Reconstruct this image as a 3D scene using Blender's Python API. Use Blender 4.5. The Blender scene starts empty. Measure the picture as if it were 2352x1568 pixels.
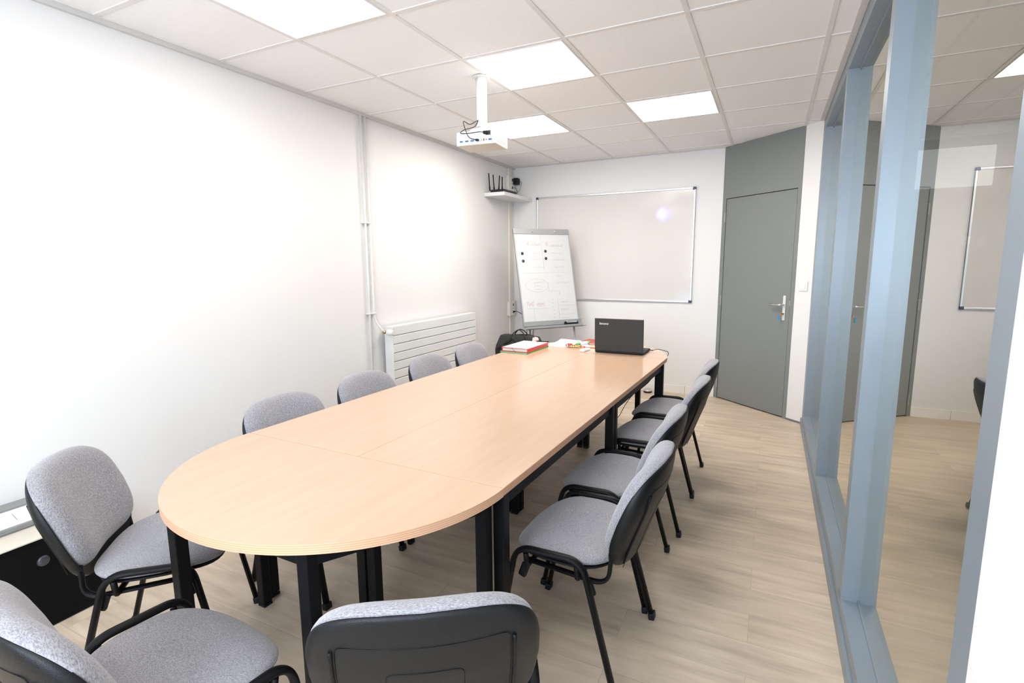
import bpy, bmesh, math, random
from mathutils import Vector, Matrix
random.seed(7)
C = bpy.context.scene.collection
PI = math.pi
# ------------------------------------------------------------ camera
YAW, PITCH, ROLL, FPX, CAMH = 0.4597, -0.1491, -0.0086, 1195.2, 1.4251
cam_d = bpy.data.cameras.new('camera'); cam = bpy.data.objects.new('camera', cam_d); C.objects.link(cam)
cam_d.sensor_width = 36; cam_d.lens = FPX / 2352 * 36; cam_d.clip_start = 0.02; cam_d.clip_end = 60
f = Vector((-math.sin(YAW)*math.cos(PITCH), math.cos(YAW)*math.cos(PITCH), math.sin(PITCH)))
r = f.cross(Vector((0, 0, 1))).normalized(); u = r.cross(f)
c_, s_ = math.cos(ROLL), math.sin(ROLL)
R_, U_ = r*c_ + u*s_, u*c_ - r*s_
M = Matrix((R_, U_, -f)).transposed().to_4x4(); M.translation = Vector((0, 0, CAMH))
cam.matrix_world = M
bpy.context.scene.camera = cam
# ------------------------------------------------------------ world, exposure
sc = bpy.context.scene
sc.view_settings.view_transform = 'Standard'; sc.view_settings.look = 'None'
sc.view_settings.gamma = 1; sc.view_settings.use_curve_mapping = False
sc.view_settings.exposure = 1.38
w = bpy.data.worlds.new('world'); sc.world = w; w.use_nodes = True
w.node_tree.nodes['Background'].inputs[0].default_value = (0.62, 0.78, 1, 1)
w.node_tree.nodes['Background'].inputs[1].default_value = 1.0
PANEL_STRENGTH = 8.0
WINDOW_POWER = 38.0
# ------------------------------------------------------------ room numbers (metres)
ZC, XL, YB, XR, YF = 2.546, -2.829, 5.792, 0.317, -1.35
GX, GY = -1.010, 2.652          # ceiling grid origin
DA, DB = Vector((-0.475, YB, 0)), Vector((XR, 5.105, 0))   # diagonal wall ends
DU = (DB-DA).normalized(); DN = Vector((DU.y, -DU.x, 0))    # along, towards the room
if DN.y > 0: DN = -DN
# daylight entering by the window behind the photographer
ld = bpy.data.lights.new('daylight', 'AREA'); ld.shape = 'RECTANGLE'; ld.size = 1.9; ld.size_y = 1.2
ld.energy = WINDOW_POWER; ld.color = (0.72, 0.86, 1.0)
lo = bpy.data.objects.new('daylight', ld); C.objects.link(lo)
lo.location = (-0.62, YF-0.03, 1.55); lo.rotation_euler = (PI/2, 0, 0)

# ------------------------------------------------------------ materials
def nd(nt, t, **k):
    n = nt.nodes.new(t)
    for a, b in k.items(): setattr(n, a, b)
    return n
def mat(name, col, rough=0.5, metal=0.0, spec=0.5, noise=None, bump=0.0, bscale=200, coat=0.0, emit=None, estr=0):
    m = bpy.data.materials.new(name); m.use_nodes = True; nt = m.node_tree; b = nt.nodes['Principled BSDF']
    b.inputs['Base Color'].default_value = (*col, 1); b.inputs['Roughness'].default_value = rough
    b.inputs['Metallic'].default_value = metal; b.inputs['Specular IOR Level'].default_value = spec
    b.inputs['Coat Weight'].default_value = coat
    if emit: b.inputs['Emission Color'].default_value = (*emit, 1); b.inputs['Emission Strength'].default_value = estr
    tc = nd(nt, 'ShaderNodeTexCoord')
    if noise is None: noise = (0.03, 6)
    amp, sca = noise
    n = nd(nt, 'ShaderNodeTexNoise'); n.inputs['Scale'].default_value = sca; n.inputs['Detail'].default_value = 3
    nt.links.new(tc.outputs['Object'], n.inputs['Vector'])
    mr = nd(nt, 'ShaderNodeMapRange'); mr.inputs['From Min'].default_value = .3; mr.inputs['From Max'].default_value = .7
    mr.inputs['To Min'].default_value = 1-amp; mr.inputs['To Max'].default_value = 1+amp
    nt.links.new(n.outputs['Fac'], mr.inputs['Value'])
    mx = nd(nt, 'ShaderNodeVectorMath', operation='SCALE'); mx.inputs[0].default_value = col
    nt.links.new(mr.outputs[0], mx.inputs['Scale']); nt.links.new(mx.outputs[0], b.inputs['Base Color'])
    if bump:
        n2 = nd(nt, 'ShaderNodeTexNoise'); n2.inputs['Scale'].default_value = bscale; n2.inputs['Detail'].default_value = 2
        nt.links.new(tc.outputs['Object'], n2.inputs['Vector'])
        bp = nd(nt, 'ShaderNodeBump'); bp.inputs['Strength'].default_value = bump; bp.inputs['Distance'].default_value = .002
        nt.links.new(n2.outputs['Fac'], bp.inputs['Height']); nt.links.new(bp.outputs[0], b.inputs['Normal'])
    return m
WALL = mat('wall_paint', (0.775, 0.76, 0.745), 0.55, noise=(0.008, 2), bump=.12, bscale=90)
TILE = mat('ceiling_tile', (0.885, 0.88, 0.875), 0.9, noise=(0.012, 40), bump=.2, bscale=300)
TBAR = mat('ceiling_grid', (0.76, 0.74, 0.72), 0.6)
TBAREDGE = mat('ceiling_edge', (0.62, 0.60, 0.58), 0.6)
DOORG = mat('grey_door_paint', (0.205, 0.22, 0.215), 0.5, noise=(0.03, 60), bump=.2, bscale=260)
GAP = mat('dark_gap', (0.03, 0.03, 0.035), 0.8)
FRAME = mat('window_frame_lacquer', (0.25, 0.295, 0.335), 0.42, metal=.3, noise=(0.02, 12), spec=.7)
SKIRT = mat('white_skirting_tile', (0.82, 0.79, 0.75), 0.3)
EDGE = mat('beech_edge', (0.60, 0.335, 0.20), 0.45, noise=(0.08, 30))
BLACKM = mat('black_steel', (0.004, 0.004, 0.005), 0.45, spec=.18, noise=(0.05, 50))
BLACKP = mat('black_plastic', (0.010, 0.010, 0.012), 0.45, spec=.22, bump=.3, bscale=700)
SHELL = mat('backrest_shell_plastic', (0.0065, 0.007, 0.008), 0.40, spec=.26, bump=.35, bscale=600)
WHITEP = mat('white_plastic', (0.80, 0.79, 0.76), 0.35)
RADW = mat('white_enamel', (0.74, 0.735, 0.72), 0.3)
TRUNK = mat('cream_trunking', (0.74, 0.69, 0.62), 0.45)
ALU = mat('brushed_aluminium', (0.62, 0.62, 0.63), 0.3, metal=.85)
GREYM = mat('grey_painted_metal', (0.40, 0.40, 0.40), 0.4, metal=.3)
CHROME = mat('chrome', (0.75, 0.75, 0.77), 0.15, metal=1)
BRASS = mat('brass', (0.55, 0.36, 0.2), 0.3, metal=.9)
WBOARD = mat('whiteboard_enamel', (0.665, 0.64, 0.61), 0.12, noise=(0.01, 3))
PAPER = mat('paper', (0.60, 0.60, 0.595), 0.7, noise=(0.01, 3))
DARKBLUE = mat('dark_blue_plastic', (0.03, 0.045, 0.09), 0.4)
BAG = mat('black_nylon', (0.014, 0.014, 0.013), 0.75, noise=(.3, 20), bump=.5, bscale=400)
RED = mat('red_card', (0.72, 0.03, 0.04), 0.35)
REDDK = mat('dark_red_cover', (0.42, 0.04, 0.035), 0.5)
GREEN = mat('green_card', (0.05, 0.42, 0.10), 0.4)
YEL = mat('yellow_paper', (0.86, 0.75, 0.30), 0.6)
BLUEK = mat('blue_tag', (0.0, 0.30, 0.60), 0.4)
INKR = mat('red_ink', (0.52, 0.33, 0.33), 0.6)
INKG = mat('grey_ink', (0.47, 0.48, 0.49), 0.6)
INKGR = mat('green_ink', (0.49, 0.55, 0.52), 0.6)
LIDM = mat('laptop_lid_weave', (0.017, 0.0165, 0.016), 0.5, noise=(.25, 400), bump=.3, bscale=900)
SCREEN = mat('laptop_screen', (0.1, 0.2, 0.4), 0.2, emit=(0.45, 0.65, 1.0), estr=2.5)
LOGO = mat('logo_silver', (0.85, 0.85, 0.86), 0.35)
CREAM = mat('cream_laminate', (0.62, 0.57, 0.48), 0.4)
CABB = mat('black_cabinet', (0.002, 0.002, 0.0025), 0.7, spec=.15)
PRGREY = mat('printer_grey', (0.22, 0.22, 0.215), 0.5)
CLEAR = mat('smoky_plastic', (0.05, 0.05, 0.055), 0.15)
PORTB = mat('port_blue', (0.04, 0.08, 0.25), 0.4)
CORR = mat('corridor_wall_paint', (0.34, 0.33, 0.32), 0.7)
CORRF = mat('corridor_floor_vinyl', (0.50, 0.41, 0.29), 0.5)
LENSGLOW = mat('lens_glass', (0.1, 0.1, 0.3), 0.05, emit=(0.3, 0.3, 1), estr=3)  # blue glow made up for the lens, to go with the added spot

def fabric():
    m = bpy.data.materials.new('grey_wool_fabric'); m.use_nodes = True; nt = m.node_tree; b = nt.nodes['Principled BSDF']
    tc = nd(nt, 'ShaderNodeTexCoord')
    mp = nd(nt, 'ShaderNodeMapping'); mp.inputs['Scale'].default_value = (1, 2.2, 1); nt.links.new(tc.outputs['Object'], mp.inputs[0])
    n = nd(nt, 'ShaderNodeTexNoise'); n.inputs['Scale'].default_value = 190; n.inputs['Detail'].default_value = 5; n.inputs['Roughness'].default_value = .75
    nt.links.new(mp.outputs[0], n.inputs['Vector'])
    cr = nd(nt, 'ShaderNodeValToRGB'); e = cr.color_ramp.elements
    e[0].position = .34; e[0].color = (0.150, 0.144, 0.160, 1); e[1].position = .66; e[1].color = (0.445, 0.425, 0.445, 1)
    nt.links.new(n.outputs['Fac'], cr.inputs[0])
    n2 = nd(nt, 'ShaderNodeTexNoise'); n2.inputs['Scale'].default_value = 9; n2.inputs['Detail'].default_value = 2
    nt.links.new(tc.outputs['Object'], n2.inputs['Vector'])
    mx = nd(nt, 'ShaderNodeMixRGB', blend_type='MULTIPLY'); mx.inputs[0].default_value = .18
    nt.links.new(cr.outputs[0], mx.inputs[1]); nt.links.new(n2.outputs['Fac'], mx.inputs[2])
    nt.links.new(mx.outputs[0], b.inputs['Base Color'])
    b.inputs['Roughness'].default_value = .95; b.inputs['Specular IOR Level'].default_value = .15
    b.inputs['Sheen Weight'].default_value = .35; b.inputs['Sheen Roughness'].default_value = .5
    bp = nd(nt, 'ShaderNodeBump'); bp.inputs['Strength'].default_value = .5; bp.inputs['Distance'].default_value = .002
    nt.links.new(n.outputs['Fac'], bp.inputs['Height']); nt.links.new(bp.outputs[0], b.inputs['Normal'])
    return m
FABRIC = fabric()
def beech():
    m = bpy.data.materials.new('beech_laminate'); m.use_nodes = True; nt = m.node_tree; b = nt.nodes['Principled BSDF']
    tc = nd(nt, 'ShaderNodeTexCoord')
    mp = nd(nt, 'ShaderNodeMapping'); mp.inputs['Scale'].default_value = (22, 2.0, 3); nt.links.new(tc.outputs['Object'], mp.inputs[0])
    n = nd(nt, 'ShaderNodeTexNoise'); n.inputs['Scale'].default_value = 1.5; n.inputs['Detail'].default_value = 5
    nt.links.new(mp.outputs[0], n.inputs['Vector'])
    cr = nd(nt, 'ShaderNodeValToRGB'); e = cr.color_ramp.elements
    e[0].position = .3; e[0].color = (0.54, 0.36, 0.245, 1); e[1].position = .7; e[1].color = (0.57, 0.385, 0.265, 1)
    nt.links.new(n.outputs['Fac'], cr.inputs[0]); nt.links.new(cr.outputs[0], b.inputs['Base Color'])
    b.inputs['Roughness'].default_value = .17; b.inputs['Specular IOR Level'].default_value = .55
    return m
BEECH = beech()
def ribbed_edge():
    m = bpy.data.materials.new('ribbed_edge'); m.use_nodes = True; nt = m.node_tree; b = nt.nodes['Principled BSDF']
    tc = nd(nt, 'ShaderNodeTexCoord'); sp = nd(nt, 'ShaderNodeSeparateXYZ'); nt.links.new(tc.outputs['Object'], sp.inputs[0])
    mu = nd(nt, 'ShaderNodeMath', operation='MULTIPLY'); mu.inputs[1].default_value = 2*PI/0.006; nt.links.new(sp.outputs['Z'], mu.inputs[0])
    si = nd(nt, 'ShaderNodeMath', operation='SINE'); nt.links.new(mu.outputs[0], si.inputs[0])
    mr = nd(nt, 'ShaderNodeMapRange'); mr.inputs['From Min'].default_value = -1
    nt.links.new(si.outputs[0], mr.inputs['Value'])
    cr = nd(nt, 'ShaderNodeValToRGB'); e = cr.color_ramp.elements
    e[0].color = (0.55, 0.30, 0.175, 1); e[1].color = (0.74, 0.45, 0.29, 1)
    nt.links.new(mr.outputs[0], cr.inputs[0]); nt.links.new(cr.outputs[0], b.inputs['Base Color']); b.inputs['Roughness'].default_value = .45
    return m
REDGE = ribbed_edge()
def floor_mat():
    m = bpy.data.materials.new('wood_look_vinyl'); m.use_nodes = True; nt = m.node_tree; b = nt.nodes['Principled BSDF']
    tc = nd(nt, 'ShaderNodeTexCoord')
    br = nd(nt, 'ShaderNodeTexBrick'); br.offset = .37; br.offset_frequency = 2
    br.inputs['Scale'].default_value = 1; br.inputs['Brick Width'].default_value = 1.22; br.inputs['Row Height'].default_value = .18
    br.inputs['Mortar Size'].default_value = .0012; br.inputs['Mortar Smooth'].default_value = .3; br.inputs['Bias'].default_value = 0
    br.inputs['Color1'].default_value = (0, 0, 0, 1); br.inputs['Color2'].default_value = (1, 1, 1, 1); br.inputs['Mortar'].default_value = (.5, .5, .5, 1)
    nt.links.new(tc.outputs['Object'], br.inputs['Vector'])
    mp = nd(nt, 'ShaderNodeMapping'); mp.inputs['Scale'].default_value = (1.3, 10, 1); nt.links.new(tc.outputs['Object'], mp.inputs[0])
    ad = nd(nt, 'ShaderNodeVectorMath', operation='ADD'); nt.links.new(mp.outputs[0], ad.inputs[0])
    sc2 = nd(nt, 'ShaderNodeVectorMath', operation='SCALE'); sc2.inputs['Scale'].default_value = 9
    nt.links.new(br.outputs['Color'], sc2.inputs[0]); nt.links.new(sc2.outputs[0], ad.inputs[1])
    n = nd(nt, 'ShaderNodeTexNoise'); n.inputs['Scale'].default_value = 1.7; n.inputs['Detail'].default_value = 6; n.inputs['Roughness'].default_value = .62
    nt.links.new(ad.outputs[0], n.inputs['Vector'])
    cr = nd(nt, 'ShaderNodeValToRGB'); e = cr.color_ramp.elements
    e[0].position = .28; e[0].color = (0.44, 0.345, 0.255, 1); e[1].position = .72; e[1].color = (0.70, 0.58, 0.445, 1)
    k = cr.color_ramp.elements.new(.5); k.color = (0.595, 0.48, 0.36, 1)
    nt.links.new(n.outputs['Fac'], cr.inputs[0])
    mr = nd(nt, 'ShaderNodeMapRange'); mr.inputs['To Min'].default_value = .93; mr.inputs['To Max'].default_value = 1.05
    nt.links.new(br.outputs['Color'], mr.inputs['Value'])
    mx = nd(nt, 'ShaderNodeVectorMath', operation='SCALE'); nt.links.new(cr.outputs[0], mx.inputs[0]); nt.links.new(mr.outputs[0], mx.inputs['Scale'])
    mo = nd(nt, 'ShaderNodeMixRGB'); mo.inputs[2].default_value = (0.33, 0.26, 0.19, 1)
    mf = nd(nt, 'ShaderNodeMath', operation='MULTIPLY'); mf.inputs[1].default_value = .55
    nt.links.new(br.outputs['Fac'], mf.inputs[0]); nt.links.new(mf.outputs[0], mo.inputs[0])
    nt.links.new(mx.outputs[0], mo.inputs[1]); nt.links.new(mo.outputs[0], b.inputs['Base Color'])
    b.inputs['Roughness'].default_value = .42; b.inputs['Specular IOR Level'].default_value = .4
    bp = nd(nt, 'ShaderNodeBump'); bp.inputs['Strength'].default_value = .08; bp.inputs['Distance'].default_value = .002
    nt.links.new(n.outputs['Fac'], bp.inputs['Height']); nt.links.new(bp.outputs[0], b.inputs['Normal'])
    return m
FLOOR = floor_mat()
def glass_mat():
    m = bpy.data.materials.new('double_glazing'); m.use_nodes = True; nt = m.node_tree; nt.nodes.clear()
    out = nd(nt, 'ShaderNodeOutputMaterial'); mix = nd(nt, 'ShaderNodeMixShader')
    tr = nd(nt, 'ShaderNodeBsdfTransparent'); tr.inputs[0].default_value = (0.80, 0.86, 0.84, 1)
    gl = nd(nt, 'ShaderNodeBsdfGlossy'); gl.inputs['Roughness'].default_value = 0.0; gl.inputs[0].default_value = (1.0, 0.975, 0.92, 1)
    fr = nd(nt, 'ShaderNodeFresnel'); fr.inputs[0].default_value = 1.52
    ge = nd(nt, 'ShaderNodeNewGeometry'); mi = nd(nt, 'ShaderNodeMapRange')      # same index from either side of the thin pane
    mi.inputs['To Min'].default_value = 1.52; mi.inputs['To Max'].default_value = 1/1.52
    nt.links.new(ge.outputs['Backfacing'], mi.inputs['Value']); nt.links.new(mi.outputs[0], fr.inputs[0])
    a = nd(nt, 'ShaderNodeMath', operation='MULTIPLY'); a.inputs[1].default_value = 4      # four air/glass surfaces: 4F/(1+3F)
    b = nd(nt, 'ShaderNodeMath', operation='MULTIPLY_ADD'); b.inputs[1].default_value = 3; b.inputs[2].default_value = 1
    d = nd(nt, 'ShaderNodeMath', operation='DIVIDE')
    nt.links.new(fr.outputs[0], a.inputs[0]); nt.links.new(fr.outputs[0], b.inputs[0])
    nt.links.new(a.outputs[0], d.inputs[0]); nt.links.new(b.outputs[0], d.inputs[1])
    nt.links.new(d.outputs[0], mix.inputs[0]); nt.links.new(tr.outputs[0], mix.inputs[1]); nt.links.new(gl.outputs[0], mix.inputs[2])
    nt.links.new(mix.outputs[0], out.inputs[0])
    return m
GLASS = glass_mat()
def emis(name, col, st):
    m = bpy.data.materials.new(name); m.use_nodes = True; nt = m.node_tree; nt.nodes.clear()
    o = nd(nt, 'ShaderNodeOutputMaterial'); e = nd(nt, 'ShaderNodeEmission'); e.inputs[0].default_value = (*col, 1); e.inputs[1].default_value = st
    nt.links.new(e.outputs[0], o.inputs[0]); return m
PANEL = emis('light_diffuser', (1.0, 0.965, 0.93), PANEL_STRENGTH)
PANEL_DIM = emis('light_diffuser_dim', (1.0, 0.965, 0.93), PANEL_STRENGTH*.62)
PANEL_FAR = emis('light_diffuser_far', (1.0, 0.955, 0.90), PANEL_STRENGTH*1.2)
DAYPANE = emis('daylit_pane', (0.97, 0.98, 1.0), 0.22)

# ------------------------------------------------------------ mesh helpers
def box(bm, c, s, rot=None, bev=0, seg=2, mi=0):
    """box centred on c with full size s"""
    t = bmesh.new(); bmesh.ops.create_cube(t, size=1)
    for v in t.verts: v.co = Vector((v.co.x*s[0], v.co.y*s[1], v.co.z*s[2]))
    if bev: bmesh.ops.bevel(t, geom=t.edges[:], offset=bev, segments=seg, affect='EDGES', profile=.5)
    Mx = Matrix.Translation(Vector(c)) @ (rot.to_4x4() if rot is not None else Matrix.Identity(4))
    for v in t.verts: v.co = Mx @ v.co
    merge(bm, t, mi)
def merge(bm, t, mi=0):
    mp = {v: bm.verts.new(v.co) for v in t.verts}
    for fc in t.faces:
        try:
            nf = bm.faces.new([mp[v] for v in fc.verts]); nf.material_index = mi if mi is not None else fc.material_index; nf.smooth = fc.smooth
        except ValueError: pass
    t.free()
def rb(x0, x1, y0, y1, z0, z1, bm, bev=0, mi=0, seg=2):
    box(bm, ((x0+x1)/2, (y0+y1)/2, (z0+z1)/2), (x1-x0, y1-y0, z1-z0), bev=bev, mi=mi, seg=seg)
def smooth_path(pts, n=8, rad=0.05):
    """round the corners of a polyline"""
    pts = [Vector(p) for p in pts]; out = [pts[0]]
    for i in range(1, len(pts)-1):
        a, b, c = pts[i-1], pts[i], pts[i+1]; rr = rad if not isinstance(rad, (list, tuple)) else rad[i-1]
        d1 = min(rr, (a-b).length*.49); d2 = min(rr, (c-b).length*.49)
        p, q = b+(a-b).normalized()*d1, b+(c-b).normalized()*d2
        for k in range(n+1):
            t = k/n; out.append(p*(1-t)**2 + b*2*t*(1-t) + q*t*t)
    out.append(pts[-1]); return out
def tube(bm, pts, r1, r2=None, side=Vector((1, 0, 0)), n=12, mi=0, caps=True):
    """tube of elliptical section: r1 along `side`, r2 across"""
    r2 = r2 or r1; pts = [Vector(p) for p in pts]; rings = []
    for i, p in enumerate(pts):
        t = (pts[min(i+1, len(pts)-1)] - pts[max(i-1, 0)]).normalized()
        s = side - t*side.dot(t)
        if s.length < 1e-4: s = t.orthogonal()
        s.normalize(); q = t.cross(s)
        rings.append([bm.verts.new(p + s*r1*math.cos(2*PI*k/n) + q*r2*math.sin(2*PI*k/n)) for k in range(n)])
    for a, b in zip(rings, rings[1:]):
        for k in range(n):
            fc = bm.faces.new((a[k], a[(k+1) % n], b[(k+1) % n], b[k])); fc.smooth = True; fc.material_index = mi
    if caps:
        bm.faces.new(rings[0][::-1]).material_index = mi; bm.faces.new(rings[-1]).material_index = mi
def spline(pts, n=10):
    pts = [Vector(p) for p in pts]; P = [pts[0]*2-pts[1]]+pts+[pts[-1]*2-pts[-2]]; out = []
    for i in range(1, len(P)-2):
        a, b, c, d = P[i-1:i+3]
        for k in range(n):
            t = k/n; out.append(.5*((2*b)+(c-a)*t+(2*a-5*b+4*c-d)*t*t+(3*b-a-3*c+d)*t**3))
    out.append(pts[-1]); return out
def lathe(bm, prof, c=(0, 0, 0), n=32, mi=0, rot=None):
    c = Vector(c); rings = []
    for rr, z in prof:
        ring = []
        for k in range(n):
            v = Vector((rr*math.cos(2*PI*k/n), rr*math.sin(2*PI*k/n), z))
            if rot is not None: v = rot @ v
            ring.append(bm.verts.new(v+c))
        rings.append(ring)
    for a, b in zip(rings, rings[1:]):
        for k in range(n):
            fc = bm.faces.new((a[k], a[(k+1) % n], b[(k+1) % n], b[k])); fc.smooth = True; fc.material_index = mi
    bm.faces.new(rings[0][::-1]).material_index = mi; bm.faces.new(rings[-1]).material_index = mi
def prism(bm, pts2, z0, z1, mi=0, mside=None, bev=0):
    t = bmesh.new(); lo_ = [t.verts.new((x, y, z0)) for x, y in pts2]; hi = [t.verts.new((x, y, z1)) for x, y in pts2]
    t.faces.new(lo_[::-1]).material_index = mi; t.faces.new(hi).material_index = mi
    n = len(pts2)
    for k in range(n):
        t.faces.new((lo_[k], lo_[(k+1) % n], hi[(k+1) % n], hi[k])).material_index = mi if mside is None else mside
    merge(bm, t, None)
def cushion(bm, outline, front, back, rings=14, n=56, mi=0):
    """closed pad: outline(a)->(x,y); front/back(x,y,r)->Vector"""
    def layer(fn):
        L = []
        for i in range(rings+1):
            rr = math.sin(i/rings*PI/2)
            if i == 0: L.append([bm.verts.new(fn(0, 0, 0))])
            else:
                row = []
                for k in range(n):
                    x, y = outline(2*PI*k/n); row.append(bm.verts.new(fn(x*rr, y*rr, rr)))
                L.append(row)
        return L
    A, B = layer(front), layer(back)
    for L, fl in ((A, 0), (B, 1)):
        for k in range(n):
            q = (L[0][0], L[1][k], L[1][(k+1) % n]); fc = bm.faces.new(q[::-1] if fl else q); fc.smooth = True; fc.material_index = mi
        for i in range(1, rings):
            for k in range(n):
                q = (L[i][k], L[i+1][k], L[i+1][(k+1) % n], L[i][(k+1) % n])
                fc = bm.faces.new(q[::-1] if fl else q); fc.smooth = True; fc.material_index = mi
    for k in range(n):
        fc = bm.faces.new((A[-1][k], B[-1][k], B[-1][(k+1) % n], A[-1][(k+1) % n])); fc.smooth = True; fc.material_index = mi
def obj(name, bm, mats, parent=None, loc=None, rot=None, sharp=True):
    bmesh.ops.recalc_face_normals(bm, faces=bm.faces[:])
    me = bpy.data.meshes.new(name); bm.to_mesh(me); bm.free()
    for m in (mats if isinstance(mats, (list, tuple)) else [mats]): me.materials.append(m)
    o = bpy.data.objects.new(name, me); C.objects.link(o)
    if parent: o.parent = parent
    if loc is not None: o.location = loc
    if rot is not None: o.rotation_euler = rot
    return o
def tag(o, label, cat, group=None):
    o['label'] = label; o['category'] = cat
    if group: o['group'] = group
    return o
def thing(name, label, cat, loc=(0, 0, 0), rz=0, group=None):
    o = bpy.data.objects.new(name, None); C.objects.link(o); o.location = loc; o.rotation_euler = (0, 0, rz)
    o.empty_display_size = .1
    return tag(o, label, cat, group)
def struct(name, bm, mats, **k):
    o = obj(name, bm, mats, **k); o['kind'] = 'structure'; return o
def copy_tree(o, parent=None):
    c = o.copy(); C.objects.link(c); c.parent = parent
    for ch in o.children: copy_tree(ch, c)
    return c
def text_mesh(name, s, size, mat_, parent, M4, extrude=.0004, shear=0):
    cu = bpy.data.curves.new(name, 'FONT'); cu.body = s; cu.size = size; cu.extrude = extrude; cu.shear = shear
    t = bpy.data.objects.new(name+'_tmp', cu); C.objects.link(t)
    bpy.context.view_layer.update()
    me = bpy.data.meshes.new_from_object(t.evaluated_get(bpy.context.evaluated_depsgraph_get()))
    bpy.data.objects.remove(t); me.transform(M4); me.materials.clear(); me.materials.append(mat_); me.name = name
    o = bpy.data.objects.new(name, me); C.objects.link(o); o.parent = parent; return o
B = bmesh.new
def rz3(a): return Matrix.Rotation(a, 3, 'Z')

# ============================================================ SETTING
bm = B(); rb(XL-.1, 2.9, YF-.1, 6.6, -.1, 0, bm); struct('floor', bm, FLOOR)
bm = B(); rb(XL-.1, 2.9, YF-.1, 6.6, ZC+.003, ZC+.1, bm); struct('ceiling', bm, TILE)
# grid of T bars: every bar 24 mm
bm = B()
def inside_y(x):      # far end of the room at this x (diagonal wall)
    return YB if x < DA.x else DA.y + (DB.y-DA.y)*(x-DA.x)/(DB.x-DA.x)
for i in range(-3, 3):
    x = GX+.6*i
    rb(x-.012, x+.012, YF, inside_y(min(x, XR)), ZC-.001, ZC+.004, bm)
for j in range(-7, 6):
    y = GY+.6*j
    x1 = XR if y < DB.y else DA.x+(DB.x-DA.x)*(y-DA.y)/(DB.y-DA.y)
    rb(XL, x1, y-.012, y+.012, ZC-.0012, ZC+.004, bm)
struct('trim_1', bm, TBAR)
bm = B()
rb(XL, XL+.022, YF, YB, ZC-.022, ZC+.002, bm); rb(XL, DA.x, YB-.008, YB, ZC-.006, ZC+.002, bm)
rb(XR-.03, XR-.001, YF, DB.y-.02, ZC-.004, ZC+.002, bm)
struct('trim_2', bm, TBAREDGE)
bm = B(); rb(XL-.1, XL, YF-.1, YB+.1, 0, ZC+.003, bm); struct('wall_left', bm, WALL)
bm = B(); rb(XL, DA.x+.05, YB, YB+.1, 0, ZC+.003, bm); struct('wall_back', bm, WALL)
# wall behind the photographer, with a window opening
bm = B()
wx0, wx1, wz0, wz1 = -1.57, 0.29, .95, 2.15
rb(XL, wx0, YF-.12, YF, 0, ZC+.003, bm); rb(wx1, XR+.12, YF-.12, YF, 0, ZC+.003, bm)
rb(wx0, wx1, YF-.12, YF, 0, wz0, bm); rb(wx0, wx1, YF-.12, YF, wz1, ZC+.003, bm)
struct('wall_front', bm, WALL)
bm = B()
for a, b_ in ((wx0, wx0+.05), (wx1-.05, wx1), ((wx0+wx1)/2-.04, (wx0+wx1)/2+.04)): rb(a, b_, YF-.11, YF-.06, wz0, wz1, bm)
rb(wx0, wx1, YF-.11, YF-.06, wz0, wz0+.05, bm); rb(wx0, wx1, YF-.11, YF-.06, wz1-.05, wz1, bm)
struct('window_5', bm, WHITEP)
# right wall: white part beside the glazing, solid behind
YW0 = 0.984
bm = B(); rb(XR, XR+.1, YF, YW0, 0, ZC+.003, bm); struct('wall_right', bm, WALL)
# glazed partition, three bays
GD = .057
def bay(n, y0, y1, post0, post1):
    """frame of one bay; post0/post1 = widths of posts at its near and far end"""
    bm = B(); x1 = XR+.1
    rb(XR, x1, y0, y1, .062, .122, bm); rb(XR, x1, y0, y1, 2.462, ZC+.002, bm)
    rb(XR-.012, x1, y0, y1, 0, .058, bm)
    if post0: rb(XR, x1, y0, y0+post0, .118, 2.466, bm)
    if post1: rb(XR, x1, y1-post1, y1, .118, 2.466, bm)
    # thin glazing bead
    for a, b_ in ((.122, .134), (2.450, 2.462)): rb(XR+GD-.004, XR+GD+.02, y0+post0, y1-post1, a, b_, bm)
    o = struct('window_%d' % n, bm, FRAME)
    g = B(); rb(XR+GD, XR+GD+.001, y0+post0, y1-post1, .122, 2.462, g)
    t = bmesh.new(); g.free()
    vs = [t.verts.new((XR+GD, a, b_)) for a, b_ in ((y0+post0-.001, .121), (y1-post1+.001, .121), (y1-post1+.001, 2.463), (y0+post0-.001, 2.463))]
    t.faces.new(vs)
    p = bpy.data.meshes.new('pane'); t.to_mesh(p); t.free(); p.materials.append(GLASS)
    po = bpy.data.objects.new('pane', p); C.objects.link(po); po.parent = o
bay(1, YW0, 2.300, .076, .075)
bay(2, 2.300, 3.640, 0, .085)
bay(3, 3.640, DB.y, 0, .165)
# diagonal wall: a box local to the wall (s along, n towards the room)
DANG = math.atan2(DU.y, DU.x)
def diag(name, boxes, mats, structure=True, parent=None, bev=0):
    bm = B()
    for (s0, s1, n0, n1, z0, z1, mi) in boxes:
        p = DA + DU*((s0+s1)/2) + DN*((n0+n1)/2); p.z = (z0+z1)/2
        box(bm, p, (s1-s0, n1-n0, z1-z0), rot=rz3(DANG), mi=mi, bev=bev)
    o = obj(name, bm, mats, parent=parent)
    if structure: o['kind'] = 'structure'
    return o
LD = (DB-DA).length
diag('wall_diagonal', [(.885, LD+.02, -.1, 0, 0, ZC+.003, 0), (-.02, .885, -.12, -.05, 0, ZC+.003, 0)], [WALL])
diag('trim_3', [(.0, .045, -.05, .004, 0, ZC+.002, 0), (.852, .888, -.05, .004, 0, ZC+.002, 0), (.045, .852, -.05, .004, 2.046, ZC+.002, 0),
                (.045, .852, -.05, -.03, 0, 2.046, 1)], [DOORG, GAP])
diag('trim_4', [(.888, LD-.004, 0, .006, 0, .016, 0)], [mat('grey_skirting', (0.16, 0.17, 0.175), .5)])
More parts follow.
